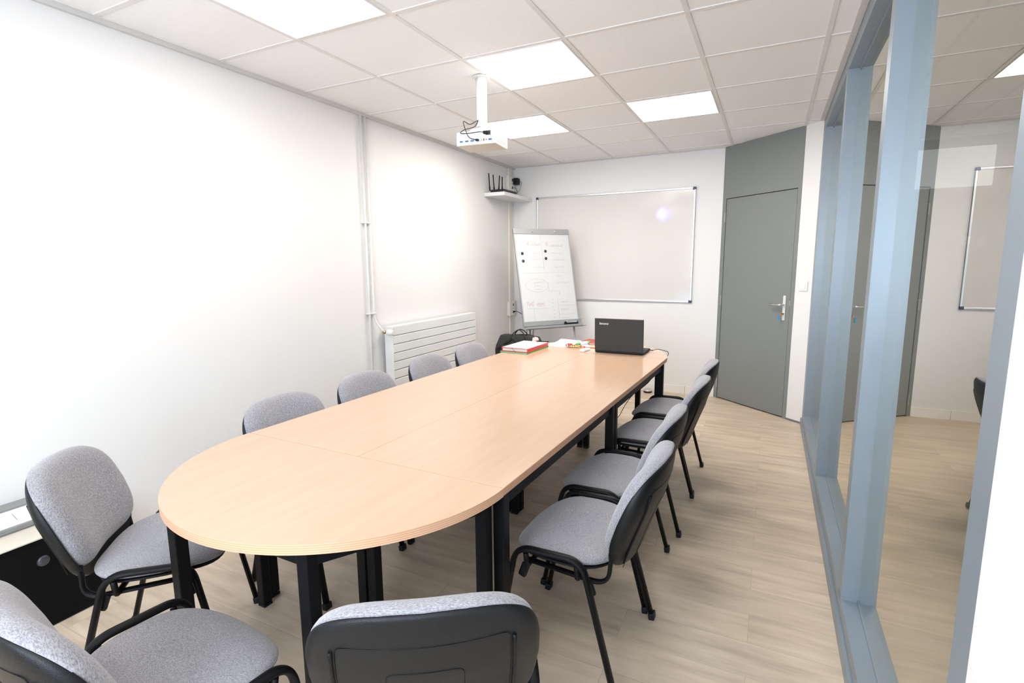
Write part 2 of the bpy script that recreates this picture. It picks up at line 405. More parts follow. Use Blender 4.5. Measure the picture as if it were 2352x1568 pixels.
door = diag('door_1', [(.050, .846, -.030, .000, .012, 2.040, 0)], [DOORG], bev=.002)
for z in (1.86, 1.03, .16): diag('hinge', [(.036, .048, .0, .012, z-.05, z+.05, 0)], [GREYM], False, door, bev=.003)
diag('handle_plate', [(.781, .809, .0, .009, .895, 1.118, 0)], [mat('handle_white_metal', (0.70, 0.69, 0.66), .35)], False, door, bev=.004)
def dpt(s, n, z): v = DA+DU*s+DN*n; v.z = z; return v
bm = B(); tube(bm, smooth_path([dpt(.795, .005, 1.035), dpt(.795, .05, 1.035), dpt(.665, .055, 1.033)], 6, .02), .009)
hd = obj('door_handle', bm, CHROME, door)
bm = B(); lathe(bm, [(.0085, 0), (.0085, .02)], dpt(.795, .008, .955), 16, rot=Matrix.Rotation(PI/2, 3, Vector(DU)))
tube(bm, [dpt(.795, .012, .955), dpt(.795, .035, .955)], .004); box(bm, dpt(.795, .042, .955), (.022, .004, .018), rot=rz3(DANG), bev=.001)
tube(bm, [dpt(.785, .04, .950)] + [dpt(.785+.008*math.sin(a), .04, .945-.01*(1-math.cos(a))) for a in (1, 2, 3)], .0012)
obj('key', bm, BRASS, door)
bm = B(); box(bm, dpt(.772, .04, .918), (.014, .005, .045), rot=rz3(DANG), bev=.002); obj('key_tag', bm, BLUEK, door)
diag('strike_plate', [(.8475, .852, .0, .0055, 1.03, 1.075, 0)], [ALU], False, door)
# baseboards
bm = B(); n_ = 8; L0 = (DA.x-XL)/n_
for i in range(n_): rb(XL+L0*i+.001, XL+L0*(i+1)-.001, YB-.010, YB, 0, .088, bm, bev=.002)
struct('baseboard_back', bm, SKIRT)
bm = B()
for i in range(22):
    y0 = YF+(YB-.01-YF)/22*i; rb(XL, XL+.010, y0+.001, y0+(YB-.01-YF)/22-.001, 0, .088, bm, bev=.002)
struct('baseboard_left', bm, SKIRT)
# room on the other side of the glazing
bm = B()
rb(XR+.1, 2.9, 6.42, 6.52, 0, ZC+.003, bm); rb(2.8, 2.9, YF, 6.42, 0, ZC+.003, bm); rb(XR+.1, 2.9, YF-.1, YF, 0, ZC+.003, bm)
rb(XR+.1, XR+.2, DB.y+.12, 6.42, 0, ZC+.003, bm)
struct('wall_corridor', bm, CORR)
bm = B(); rb(XR+.1, 2.8, YF, 6.42, .001, .004, bm); struct('trim_6', bm, CORRF)
bm = B(); rb(1.16, 1.78, 6.405, 6.419, 2.10, 2.46, bm); struct('window_4', bm, DAYPANE)
bm = B()
for j in range(-6, 7): rb(XR+.1, 2.8, GY+.6*j-.012, GY+.6*j+.012, ZC-.0012, ZC+.002, bm)
for x in (.79, 1.39, 1.99, 2.59): rb(x-.012, x+.012, YF, 6.42, ZC-.001, ZC+.002, bm)
struct('trim_5', bm, TBAR)
for x, ww, lb in ((1.635, .07, 'small white switch plate on the wall behind the glass, left one of two'), (1.755, .055, 'small white switch plate on the wall behind the glass, right one of two')):
    bm = B(); rb(x-ww/2, x+ww/2, 6.408, 6.419, 1.57, 1.64, bm, bev=.003); rb(x-ww/4, x+ww/4, 6.404, 6.41, 1.585, 1.625, bm, bev=.001)
    tag(obj('switch_plate', bm, WHITEP), lb, 'switch')

# ============================================================ CEILING LIGHTS
def ceiling_light(i, j, label, pm=None):
    x0, y0 = GX+.6*i, GY+.6*j
    t = thing('ceiling_light', label, 'light', (x0+.3, y0+.3, ZC), 0, 'square light panels in the ceiling')
    bm = B()
    for a in (-1, 1):
        rb(*sorted((a*.2885, a*.280)), -.2885, .2885, -.004, .002, bm); rb(-.28, .28, *sorted((a*.2885, a*.280)), -.004, .002, bm)
    obj('frame', bm, TBAR, t)
    bm = B(); rb(-.281, .281, -.281, .281, -.003, .0015, bm); obj('diffuser', bm, pm or PANEL, t)
ceiling_light(-2, -2, 'bright square ceiling light panel cut by the top edge, nearest to the camera', PANEL_DIM)
ceiling_light(-1, 0, 'bright square ceiling light panel above the projector pole, right of its top')
ceiling_light(0, 2, 'bright square ceiling light panel farthest right, in front of the grey door', PANEL_FAR)
ceiling_light(-2, 2, 'bright square ceiling light panel partly hidden behind the white projector', PANEL_FAR)
ceiling_light(0, -5, 'added square ceiling light panel, unseen, over the right of the room behind the camera', PANEL_DIM)  # unseen panel, added and placed to even out the room light
ceiling_light(-2, -6, 'added square ceiling light panel, unseen, at the back left behind the camera', PANEL_DIM)  # second unseen panel, added for light from behind the camera

# ============================================================ CHAIRS
def back_map(x, y, off):
    """x across, y up the backrest, off towards the sitter"""
    z = .630+y*1.02; k = z-.46
    yb = -.192 - .30*k - .22*k*k + .044*(x/.226)**2
    n = Vector((-.40*x/.226, .95, .34)).normalized()
    return Vector((x, yb, z)) + n*off
def back_outline(a):
    c, s = math.cos(a), math.sin(a); e = 2/4.4
    x = abs(c)**e*math.copysign(1, c); y = abs(s)**e*math.copysign(1, s)
    wd = .227 - .022*max(0, -y)**1.5 - .010*max(0, y)**2
    return x*wd, y*.155+.013*(1-x*x)*(1 if y > 0 else .3)
def seat_outline(a):
    c, s = math.cos(a), math.sin(a); e = 2/3.0
    x = abs(c)**e*math.copysign(1, c); y = abs(s)**e*math.copysign(1, s)
    wd = .230 - .018*max(0, -y)**2 - .014*max(0, y)**2
    return x*wd, y*.183+.022*(1-x*x)*(1 if y > 0 else .15)
def seat_z(x, y):
    return .463 - .040*max(0, (y-.06)/.15)**2 - .006*math.cos(x/.23*PI/2)*(1 if y < .1 else .6) + .008*(x/.23)**2 - .004*max(0, -y/.2)
def make_chair():
    t = thing('conference_chair', '', 'chair')
    bm = B()
    cushion(bm, seat_outline, lambda x, y, r: Vector((x, y, seat_z(x, y)+.018*(1-r**5)**.5)), lambda x, y, r: Vector((x, y, seat_z(x, y)-.030*(1-r**8)**.5)))
    obj('seat', bm, FABRIC, t)
    bm = B()
    cushion(bm, lambda a: tuple(v*.94 for v in seat_outline(a)), lambda x, y, r: Vector((x, y, seat_z(x, y)-.026)), lambda x, y, r: Vector((x, y, seat_z(x, y)-.044+.012*r**6)), rings=6, n=40)
    obj('seat_pan', bm, BLACKP, t)
    bm = B()
    cushion(bm, back_outline, lambda x, y, r: back_map(x, y, .006+.044*(1-r**7)**.5), lambda x, y, r: back_map(x, y, -.002-.004*(1-r**4)))
    obj('backrest', bm, FABRIC, t)
    bm = B()
    def sh_out(a):
        x, y = back_outline(a)
        if y < 0: y -= .042*max(0, 1-(x/.205)**2)**.6
        k = min(1, max(0, (y-.02)/.13)); return x*(1.022-.034*k*k), y-.005
    def shell(x, y, r):
        top = min(1, max(0, (y-.02)/.13))**1.5
        d = .004 + (.036-.022*top)*(1-r**10)**.5
        return back_map(x, y, -d)
    cushion(bm, sh_out, lambda x, y, r: back_map(x, y, -.001), shell, rings=22, n=88)
    sh = obj('backrest_shell', bm, SHELL, t)
    def on_shell(x, y): return back_map(x, y, -(.0402-.0222*min(1, max(0, (y-.02)/.13))**1.5))
    for s in (-1, 1):
        bm = B(); tube(bm, [on_shell(s*.165, y) for y in (.092, .07, .04, .0, -.05, -.10, -.14)], .0042, .0035, n=8)
        obj('shell_rib', bm, BLACKM, sh)
    for hw, yt, yb_ in ((.158, .102, -.16), (.070, .040, -.17)):
        bm = B(); pth = smooth_path([(-hw, yb_, 0), (-hw, yt, 0), (hw, yt, 0), (hw, yb_, 0)], 4, .015)
        full = []
        for a, b_ in zip(pth, pth[1:]):
            for k in range(6): full.append(a.lerp(b_, k/6))
        tube(bm, [on_shell(v_.x, v_.y) for v_ in full], .0011, n=5); obj('shell_seam', bm, BLACKM, sh)
    for s in (-1, 1):
        bm = B()
        p = smooth_path([(s*.252, .225, .008), (s*.241, .140, .478), (s*.241, -.095, .482), (s*.252, -.225, .008)], 9, .058)
        tube(bm, p, .0155, .0100, side=Vector((1, 0, 0)), n=14)
        lf = obj('leg_frame', bm, BLACKM, t)
        for y, ry in ((.225, .12), (-.225, -.12)):
            bm = B(); box(bm, (s*.252, y, .014), (.036, .024, .028), rot=Matrix.Rotation(ry, 3, 'X'), bev=.004); obj('foot_cap', bm, BLACKP, lf)
        bm = B()
        p = smooth_path([(s*.200, .120, .415), (s*.200, -.170, .396), (s*.188, -.176, .49), (s*.180, -.180, .515)], 12, .060)
        tube(bm, p, .0125, .007, side=Vector((1, 0, 0)), n=12)
        obj('back_support', bm, BLACKM, t)
    for y in (.105, -.075):
        bm = B(); tube(bm, smooth_path([(-.238, y, .462), (-.225, y, .406), (.225, y, .406), (.238, y, .462)], 4, .012), .009, .009, side=Vector((0, 1, 0)), n=10)
        cb = obj('crossbar', bm, BLACKM, t)
    for s in (-1, 1):
        for y in (.120, -.115):
            bm = B(); box(bm, (s*.218, y, .385), (.016, .03, .055), rot=Matrix.Rotation(.35*math.copysign(1, y), 3, 'X'), bev=.007); obj('stacking_lug', bm, BLACKP, t)
    return t
chair0 = make_chair()
used = [False]
def place(x, y, ang, label, group=None):
    c = chair0 if not used[0] else copy_tree(chair0)
    used[0] = True
    c.location = (x, y, 0); c.rotation_euler = (0, 0, ang); c['label'] = label
    if group: c['group'] = group
    elif 'group' in c: del c['group']
    return c
CG = 'grey conference chairs around the table'
FR = PI/2      # facing -x (right-hand row)
def face(dx, dy): return math.atan2(-dx, dy)
CHAIRS = [
 (-.580, 1.715, FR-.01, 'grey fabric chair with black legs, nearest in the row along the right of the table', CG),
 (-.610, 2.245, FR, 'grey fabric chair second nearest in the row along the right of the table', CG),
 (-.580, 2.920, FR, 'grey fabric chair third from the camera in the row along the right of the table', CG),
 (-.585, 3.465, FR, 'grey fabric chair farthest in the right row, closest to the grey door', CG),
 (-1.812, 1.690, -FR, 'grey fabric chair nearest in the row between the table and the left wall', CG),
 (-1.812, 2.262, -FR, 'grey fabric chair second in the left wall row, before the radiator starts', CG),
 (-1.812, 2.890, -FR, 'grey fabric chair third in the left wall row, before the near radiator half', CG),
 (-1.812, 3.455, -FR, 'grey fabric chair farthest in the left wall row, beside the black bag', CG),
 (-1.885, 1.005, -.81, 'grey fabric chair turned to the rounded table end, in front of the black cabinet', CG),
 (-1.246, .655, -.10, 'grey fabric chair cut by the bottom left corner, its seat seen from above', CG),
 (-.712, .966, .59, 'grey fabric chair at the bottom centre seen from behind, black plastic back shell', CG),
]
CH = [place(*a) for a in CHAIRS]
# pale inspection stickers under the seats of two chairs in the right row
for k in (0, 2):
    bm = B(); box(bm, (.213, 0.045, .445), (.0015, .030, .022), bev=0); s = obj('sticker', bm, PAPER, CH[k]); s['label'] = 'small pale paper sticker'

# ============================================================ TABLES
TO, TA = Vector((-1.300, 1.366, 0)), -.026
def tp(x, y, z=0):
    v = rz3(TA) @ Vector((x, y, 0)); return Vector((TO.x+v.x, TO.y+v.y, z))
TZ = .740
def leg(t, x, y, h=.712, s=.040):
    bm = B(); box(bm, (x, y, (h+.012)/2+.003), (s, s, h-.012), bev=.004)
    l = obj('leg', bm, BLACKM, t)
    bm = B(); box(bm, (x, y, .006), (s+.001, s+.001, .012), bev=.003); obj('leg_foot', bm, BLACKP, l)
def desk(u0, v0, label):
    t = thing('rectangular_table', label, 'table', tp(u0+.3, v0+.6), TA, 'rectangular beech table units')
    bm = B(); box(bm, (0, 0, TZ-.0135), (.599, 1.199, .027), bev=.0015, seg=1)
    for fc in bm.faces: fc.material_index = 0 if abs(fc.normal.z) > .5 else 1
    bm.normal_update()
    for fc in bm.faces: fc.material_index = 0 if abs(fc.normal.z) > .6 else 1
    obj('tabletop', bm, [BEECH, EDGE], t)
    bm = B()
    for s in (-1, 1): box(bm, (s*.272, 0, .688), (.022, 1.12, .050), bev=.002); box(bm, (0, s*.572, .688), (.52, .022, .050), bev=.002)
    obj('apron', bm, BLACKM, t)
    for sx in (-1, 1):
        for sy in (-1, 1): leg(t, sx*.2745, sy*.574)
desk(0, 0, 'rectangular beech table unit with black legs, near right of the four, beside the nearest chairs')
desk(-.6, 0, 'rectangular beech table unit near left of the four, joined to the near rounded end')
desk(0, 1.2, 'rectangular beech table unit far right of the four, under the black laptop')
desk(-.6, 1.2, 'rectangular beech table unit far left of the four, in front of the radiator')
def halfround(v0, sgn, label):
    t = thing('half_round_table', label, 'table', tp(0, v0), TA + (0 if sgn < 0 else PI), 'half-round beech table ends')
    R0 = .6; pts = [(R0*math.cos(a), R0*math.sin(a)) for a in [PI + PI*k/64 for k in range(65)]]
    pts = [(-R0, -.001)]+pts[1:-1]+[(R0, -.001)]
    bm = B(); prism(bm, pts, TZ-.027, TZ, 0, 1); bm.normal_update()
    obj('tabletop', bm, [BEECH, REDGE], t)
    L = [(-.545, -.032), (-.290, -.482), (.290, -.482), (.545, -.032)]
    bm = B()
    for (a, b_) in zip(L, L[1:]):
        d = Vector((b_[0]-a[0], b_[1]-a[1])); box(bm, ((a[0]+b_[0])/2, (a[1]+b_[1])/2, .688), (d.length, .022, .050), rot=rz3(math.atan2(d.y, d.x)), bev=.002)
    box(bm, (0, -.032, .688), (1.09, .022, .05), bev=.002)
    obj('apron', bm, BLACKM, t)
    for (x, y) in L: leg(t, x, y)
halfround(-.0030, -1, 'half-round beech table end nearest the camera, with ribbed edge')
halfround(2.4015, 1, 'half-round beech table end far away, near the flip chart')

# ============================================================ LEFT WALL: pipes, radiator
t = thing('radiator', 'white wall radiator with horizontal slats behind the left chairs', 'radiator', (XL, 3.99, 0))
bm = B(); rb(.045, .10, -.675, .655, .14, .92, bm, bev=.004)
obj('body', bm, RADW, t)
for k in range(11):
    z1 = .918-k*.0715
    bm = B(); rb(.098, .112, -.668, .650, z1-.0655, z1, bm, bev=.004); obj('slat', bm, RADW, t)
bm = B(); rb(.03, .112, -.68, -.668, .14, .922, bm, bev=.003); rb(.03, .112, .650, .662, .14, .922, bm, bev=.003); rb(.03, .112, -.68, .662, .915, .925, bm, bev=.003)
obj('side_panel', bm, RADW, t)
bm = B()
for y in (-.4, .4): rb(.001, .05, y-.02, y+.02, .7, .8, bm, bev=.003)
obj('bracket', bm, RADW, t)
bm = B(); tube(bm, [(.07, -.70, .885), (.07, -.69, .885), (.07, -.665, .885)], .009)
lathe(bm, [(.010, -.02), (.013, -.01), (.013, .012), (.010, .02)], (.07, -.725, .885), 16, rot=Matrix.Rotation(PI/2, 3, 'X'))
v = obj('valve', bm, BRASS, t)
bm = B(); lathe(bm, [(.012, 0), (.022, .008), (.024, .03), (.021, .052), (.012, .060)], (.085, -.715, .885), 24, rot=Matrix.Rotation(PI/2, 3, 'Y'))
obj('thermostat_head', bm, WHITEP, v)
def pipe(name, pts, label, brk=()):
    bm = B(); tube(bm, pts, .0085, n=12); o = tag(obj(name, bm, RADW), label, 'pipe', 'heating pipes on the left wall')
    return o
pipe('heating_pipe', [(XL+.022, 3.157, ZC-.022), (XL+.022, 3.157, .03)], 'white heating pipe, left of the pair, running straight down to the floor')
p = smooth_path([(XL+.022, 3.207, ZC-.022), (XL+.022, 3.207, .985), (XL+.068, 3.262, .885), (XL+.068, 3.288, .885)], 8, .05)
pipe('heating_pipe', p, 'white heating pipe, right of the pair, bending into the radiator valve')
for z, lb in ((1.742, 'small white double pipe clip, upper one on the left wall'), (1.043, 'small white double pipe clip, lower one above the radiator valve')):
    bm = B(); rb(XL, XL+.036, 3.138, 3.226, z-.006, z+.006, bm, bev=.002); tag(obj('pipe_clip', bm, RADW), lb, 'clip')
# trunking in the corner
bm = B(); rb(XL, XL+.018, YB-.155, YB-.075, .09, ZC-.022, bm, bev=.002)
tag(obj('cable_trunking', bm, TRUNK), 'cream vertical cable trunking in the far left corner', 'trunking')
def socket_box(z, label, plug=False):
    t = thing('wall_socket', label, 'socket', (XL, YB-.13, z), 0, 'double sockets on the corner trunking')
    bm = B(); rb(.001, .045, -.078, .078, -.088, .088, bm, bev=.006); obj('housing', bm, TRUNK, t)
    for dz in (.043, -.043):
        bm = B(); rb(.044, .048, -.035, .035, dz-.036, dz+.036, bm, bev=.0015); ins = obj('socket_plate', bm, WHITEP, t)
        bm = B(); rb(.0465, .0485, -.012, .012, dz-.015, dz+.015, bm); obj('socket_hole', bm, GAP, ins)
    return t
socket_box(2.345, 'cream double wall socket high up behind the router shelf')
socket_box(.885, 'cream double wall socket low in the corner left of the flip chart')
# adapter + cable at the router
t = thing('power_adapter', 'black plug-in power adapter on the upper corner socket', 'adapter', (XL+.050, YB-.085, 2.375))
bm = B(); rb(0, .06, -.035, .035, -.038, .038, bm, bev=.008); obj('housing', bm, BLACKP, t)
bm = B(); tube(bm, spline([(.055, .036, 0), (.075, .045, -.01), (.06, .03, -.08), (.045, -.02, -.14), (.03, -.05, -.165)]), .0018, n=6); obj('cord', bm, BLACKP, t)
# shelf and router
bm = B(); rb(XL, XL+.245, YB-.72, YB-.001, 2.142, 2.180, bm, bev=.002)
tag(obj('corner_shelf', bm, RADW), 'small white floating shelf high in the far left corner', 'shelf')
t = thing('wifi_router', 'black router with four antennas standing on the corner shelf', 'router', (XL+.147, YB-.552, 2.1805))
bm = B(); box(bm, (0, 0, .016), (.172, .30, .028), bev=.009)
obj('housing', bm, mat('router_dark', (.012, .012, .02), .4), t)
for k, (xx, ht, lx) in enumerate(((-.088, .185, -.012), (-.035, .165, -.012), (.020, .150, .010), (.062, .135, .0))):
    bm = B(); a = Vector((xx, -.150, .018)); up = Vector((lx, 0, ht))
    tube(bm, [a, a+up*.25], .008, n=10); tube(bm, [a+up*.2, a+up*.6, a+up], .0085, .005, side=Vector((0, 1, 0)), n=8)
    obj('antenna', bm, BLACKP, t)
bm = B(); tube(bm, spline([(.06, .148, .015), (.075, .19, .03), (.03, .25, .085), (-.06, .32, .10)]), .003, n=6); obj('network_cable', bm, BLACKP, t)

# ============================================================ WHITEBOARD
t = thing('whiteboard', 'large wall-mounted whiteboard with thin aluminium frame and dark blue corners', 'whiteboard', (-1.632, YB, 1.590))
W2, H2 = .893, .593
bm = B(); rb(-W2, W2, -.012, -.001, -H2, H2, bm); obj('board', bm, WBOARD, t)
bm = B()
for s in (-1, 1):
    rb(*sorted((s*W2, s*(W2-.018))), -.022, -.0005, -H2, H2, bm, bev=.003); rb(-W2, W2, -.022, -.0005, *sorted((s*H2, s*(H2-.018))), bm, bev=.003)
obj('frame', bm, ALU, t)
for sx in (-1, 1):
    for sz in (-1, 1):
        bm = B(); rb(*sorted((sx*(W2+.003), sx*(W2-.032))), -.025, -.0005, *sorted((sz*(H2+.003), sz*(H2-.026))), bm, bev=.006); obj('corner_cap', bm, DARKBLUE, t)

# ============================================================ LIGHT SWITCH, DOOR STOP
t = thing('light_switch', 'white square light switch on the narrow white wall beside the grey door', 'switch', dpt(.972, 0, 1.207), DANG)
bm = B(); rb(-.041, .041, -.009, 0, -.041, .041, bm, bev=.003); obj('plate', bm, WHITEP, t)
bm = B(); rb(-.022, .022, -.013, -.008, -.022, .022, bm, bev=.002); obj('rocker', bm, WHITEP, t)
t = thing('floor_puck', 'round silver and black weight on the floor against the back skirting', 'door stop', (-1.15, 5.70, 0))
bm = B(); lathe(bm, [(.040, 0), (.046, .004), (.046, .014), (.042, .016)], n=32); obj('base', bm, BLACKP, t)
bm = B(); lathe(bm, [(.042, .0155), (.047, .018), (.047, .027), (.040, .032), (.01, .034)], n=32); obj('cap', bm, ALU, t)

# ============================================================ PROJECTOR
t = thing('projector', 'white ceiling projector hanging from a pole above the table', 'projector', (-1.650, 2.943, 0), .10)
bm = B(); lathe(bm, [(.032, 2.255), (.032, ZC-.001)], n=28); obj('pole', bm, RADW, t)
bm = B(); lathe(bm, [(.055, ZC-.006), (.055, ZC-.001)], n=28)
for a in (0, PI/2, PI, 1.5*PI): box(bm, (.045*math.cos(a), .045*math.sin(a), ZC-.008), (.01, .01, .006), bev=.002)
obj('ceiling_flange', bm, TBAR, t)
bm = B(); lathe(bm, [(.030, 2.237), (.030, 2.256)], n=24); obj('collar', bm, GREYM, t)
bm = B(); lathe(bm, [(.085, 2.216), (.088, 2.222), (.075, 2.234), (.034, 2.239)], n=32)
for a in (.6, 2.2, 3.8, 5.4): box(bm, (.085*math.cos(a), .07*math.sin(a), 2.219), (.07, .018, .006), rot=rz3(a), bev=.002)
obj('mounting_plate', bm, RADW, t)
bm = B(); rb(-.130, .130, -.100, .100, 2.136, 2.214, bm, bev=.008, seg=3); body = obj('body', bm, RADW, t)
bm = B(); rb(-.128, .128, -.0985, .0985, 2.133, 2.139, bm, bev=.002); obj('underside', bm, CREAM, body)
bm = B()
for k in range(9): rb(.1295, .1315, -.085, .080, 2.148+k*.0065, 2.1505+k*.0065, bm)
obj('side_vent', bm, GREYM, body)
bm = B()
rb(-.118, .110, -.1018, -.1, 2.146, 2.168, bm); obj('port_panel', bm, mat('port_panel_grey', (.55, .60, .62), .4), body)
for x, wd, hh, m_ in ((-.095, .02, .008, PORTB), (-.058, .022, .008, PORTB), (-.022, .022, .008, PORTB), (.014, .018, .010, GAP), (.038, .008, .009, BRASS), (.054, .008, .012, REDDK), (.070, .007, .005, GAP), (.095, .022, .010, PORTB)):
    bm = B(); box(bm, (x, -.1025, 2.157), (wd, .003, hh), bev=.0012, seg=1); obj('port', bm, m_, body)
bm = B(); rb(.066, .098, -.1022, -.1, 2.183, 2.208, bm, bev=.001); obj('power_inlet', bm, GAP, body)
bm = B()
PL = mat('pale_label', (.6, .6, .62), .5); obj
for a in ((-.105, -.068, 2.186, 2.204), (-.112, -.085, 2.172, 2.180), (-.03, -.01, 2.190, 2.204)):
    bm = B(); rb(a[0], a[1], -.1012, -.1, a[2], a[3], bm); obj('rating_label', bm, PL, body)
bm = B(); lathe(bm, [(.032, 0), (.034, .012), (.026, .014)], (.055, .098, 2.175), 24, rot=Matrix.Rotation(-PI/2, 3, 'X')); ln = obj('lens', bm, BLACKP, body)
bm = B(); lathe(bm, [(.024, 0), (.015, .004), (.001, .005)], (.055, .111, 2.175), 24, rot=Matrix.Rotation(-PI/2, 3, 'X')); obj('lens_glass', bm, LENSGLOW, ln)
bm = B(); lathe(bm, [(.010, 2.212), (.013, 2.220), (.008, 2.224)], (-.10, -.06, 0), 16); obj('focus_ring', bm, RADW, body)
bm = B()
tube(bm, spline([(-.012, -.033, 2.285), (-.03, -.05, 2.25), (-.075, -.10, 2.225), (-.085, -.13, 2.200), (-.03, -.128, 2.195), (.03, -.118, 2.200), (.075, -.106, 2.196)]), .0026, n=8)
box(bm, (.070, -.110, 2.196), (.030, .020, .018), bev=.004)
obj('power_cable', bm, BLACKP, t)
bm = B()
tube(bm, spline([(-.012, -.033, 2.290), (-.05, -.07, 2.262), (-.068, -.12, 2.268), (-.055, -.125, 2.22), (-.035, -.12, 2.175), (.0, -.115, 2.160), (.014, -.104, 2.157)]), .0026, n=8)
box(bm, (.014, -.112, 2.157), (.018, .018, .011), bev=.003)
obj('video_cable', bm, BLACKP, t)
# added spot lamp at the lens, only to make the violet spot on the board
sd = bpy.data.lights.new('added_violet_spot', 'SPOT'); sd.energy = 14; sd.color = (.13, .10, 1.0); sd.spot_size = .075; sd.spot_blend = 1.0; sd.shadow_soft_size = .004
so = bpy.data.objects.new('added_violet_spot', sd); C.objects.link(so)
src = Vector((-1.606, 3.068, 2.175)); tgt = Vector((-1.046, 5.78, 1.918))
so.location = src; so.rotation_euler = (tgt-src).to_track_quat('-Z', 'Y').to_euler()

# ============================================================ FLIP CHART
FW, FH = .678, 1.031; lean = .235; fy = -.648
fn = Vector((math.cos(fy), math.sin(fy), 0)); fr_ = Vector((-fn.y, fn.x, 0)); fu = Vector((0, 0, 1))*math.cos(lean)-fn*math.sin(lean)
fnn = fr_.cross(fu)
FM = Matrix((fr_, fu, fnn)).transposed().to_4x4()       # local x across, y up the board, z towards viewer
FM.translation = Vector((-2.035, 5.075, .780))
t = thing('flip_chart', 'grey flip chart easel with handwritten red and grey notes, in front of the whiteboard', 'flip chart')
t.matrix_world = FM
bm = B(); rb(-FW/2, FW/2, .045, FH, -.016, -.002, bm, bev=.003)
for s in (-1, 1): rb(*sorted((s*FW/2, s*(FW/2-.012))), .045, FH, -.018, .003, bm, bev=.002)
obj('board', bm, GREYM, t)
bm = B(); rb(-FW/2+.012, FW/2-.012, .048, FH-.055, -.002, .002, bm); pad = obj('paper_pad', bm, PAPER, t)
bm = B(); rb(-FW/2, FW/2, FH-.058, FH+.002, -.004, .010, bm, bev=.003); cl = obj('clamp_bar', bm, GREYM, t)
for x in (-.12, .16):
    bm = B(); lathe(bm, [(.012, 0), (.014, .004), (.008, .014)], (x, FH-.028, .009), 16); obj('clamp_knob', bm, ALU, cl)
bm = B(); rb(-FW/2-.002, FW/2+.03, -.002, .046, -.02, .006, bm, bev=.003)
rb(-FW/2-.002, FW/2+.045, -.036, -.030, -.012, .062, bm, bev=.002); rb(-FW/2-.002, FW/2-.0, -.036, .0, -.014, -.004, bm, bev=.002); rb(-FW/2, FW/2, -.036, -.012, .056, .062, bm, bev=.002)
tray = obj('pen_tray', bm, mat('tray_grey', (.33, .335, .33), .4, metal=.2), t)
for x, y in ((-.263, .765), (-.262, .685), (.018, .790), (.014, .712)):
    bm = B(); lathe(bm, [(.015, .002), (.016, .006), (.013, .010), (.002, .011)], (x, y, 0), 20); obj('magnet', bm, mat('dark_magnet', (.03, .03, .05), .35), pad)
# handwriting
def scribble(x, y, wd, h, m_, seed, word=True):
    rnd = random.Random(seed); bm = B(); pts = []; n = max(4, int(wd/.008)); 
    for k in range(n+1):
        pts.append((x+wd*k/n+rnd.uniform(-.002, .002), y+(h*rnd.uniform(.35, 1) if k % 2 else rnd.uniform(-.1, .15)*h), .0026))
    tube(bm, spline(pts, 4), .0012, .0006, n=5); obj('handwriting', bm, m_, pad)
def pen_line(pts, m_):
    bm = B(); tube(bm, [(a, b_, .0026) for a, b_ in pts], .0011, .0006, n=5); obj('pen_line', bm, m_, pad)
scribble(-.195, .855, .02, .045, INKR, 1); scribble(-.155, .850, .125, .035, INKR, 2)
scribble(.030, .850, .03, .05, INKR, 3); scribble(.075, .840, .165, .028, INKR, 4)
for k, (x, y, wd) in enumerate(((-.16, .765, .13), (-.16, .700, .11), (-.15, .615, .12))): scribble(x, y, wd, .014, INKGR, 10+k)
for k, (x, y, wd) in enumerate(((.095, .760, .12), (.100, .690, .16), (.115, .612, .12), (.110, .515, .07), (.110, .440, .155))):
    scribble(x, y, wd, .022, INKG, 20+k); pen_line([(x-.05, y+.004), (x-.032, y+.002)], INKG)
scribble(-.165, .450, .13, .020, INKG, 31); scribble(-.165, .415, .10, .016, INKG, 32); scribble(-.16, .378, .09, .012, INKG, 33)
pen_line([(-.13+.135*math.cos(a), .425+.070*math.sin(a)) for a in [2*PI*k/36 for k in range(37)]], INKR)
pen_line([(.005, .455), (.005, .360), (.13, .360), (.14, .325)], INKR); pen_line([(.125, .335), (.14, .315), (.15, .335)], INKR)
pen_line([(-.27, .555), (.32, .565)], INKG); pen_line([(-.025, .972), (-.02, .58)], INKG)
pen_line([(-.28, .182), (-.03, .180)], INKR); pen_line([(-.20, .275), (-.20, .06)], INKG); pen_line([(-.155, .205), (-.04, .203)], INKR)
pen_line([(.10, .280), (.10, .06)], INKR); pen_line([(.10, .202), (.31, .202)], INKR); pen_line([(.10, .110), (.31, .105)], INKR)
text_mesh('handwriting', 'TeC', .052, INKR, pad, Matrix.Translation((-.285, .215, .0024)), shear=.2)
text_mesh('handwriting', 'objet', .046, INKR, pad, Matrix.Translation((-.165, .215, .0024)), shear=.3)
for k, y in enumerate((.232, .150, .062)): scribble(.125, y, .10, .022, INKR, 40+k)
for k in range(6): scribble(.03, .27-.04*k, .012, .014, INKG, 50+k)
# tripod legs (world positions turned into the chart's own frame)
FI = FM.inverted()
def wl(p): return FI @ Vector(p)
for s in (-1, 1):
    bm = B(); a = Vector((s*.27, -.01, -.012)); foot = FM @ a; d = FM.to_3x3() @ Vector((0, -1, 0)); k = (foot.z-.006)/(-d.z)
    tube(bm, [a, FI @ (foot+d*k)], .011, .008, n=10); lg = obj('leg', bm, GREYM, t)
    bm = B(); e = FI @ (foot+d*(k-.02)); tube(bm, [e, FI @ (foot+d*k)], .014, n=10); obj('rubber_foot', bm, BLACKP, lg)
top = FM @ Vector((0, FH-.1, -.02)); bf = top - Vector((fn.x, fn.y, 0))*.30; bf.z = .006
bm = B(); tube(bm, [wl(top), wl(bf)], .010, n=10); obj('leg', bm, GREYM, t)
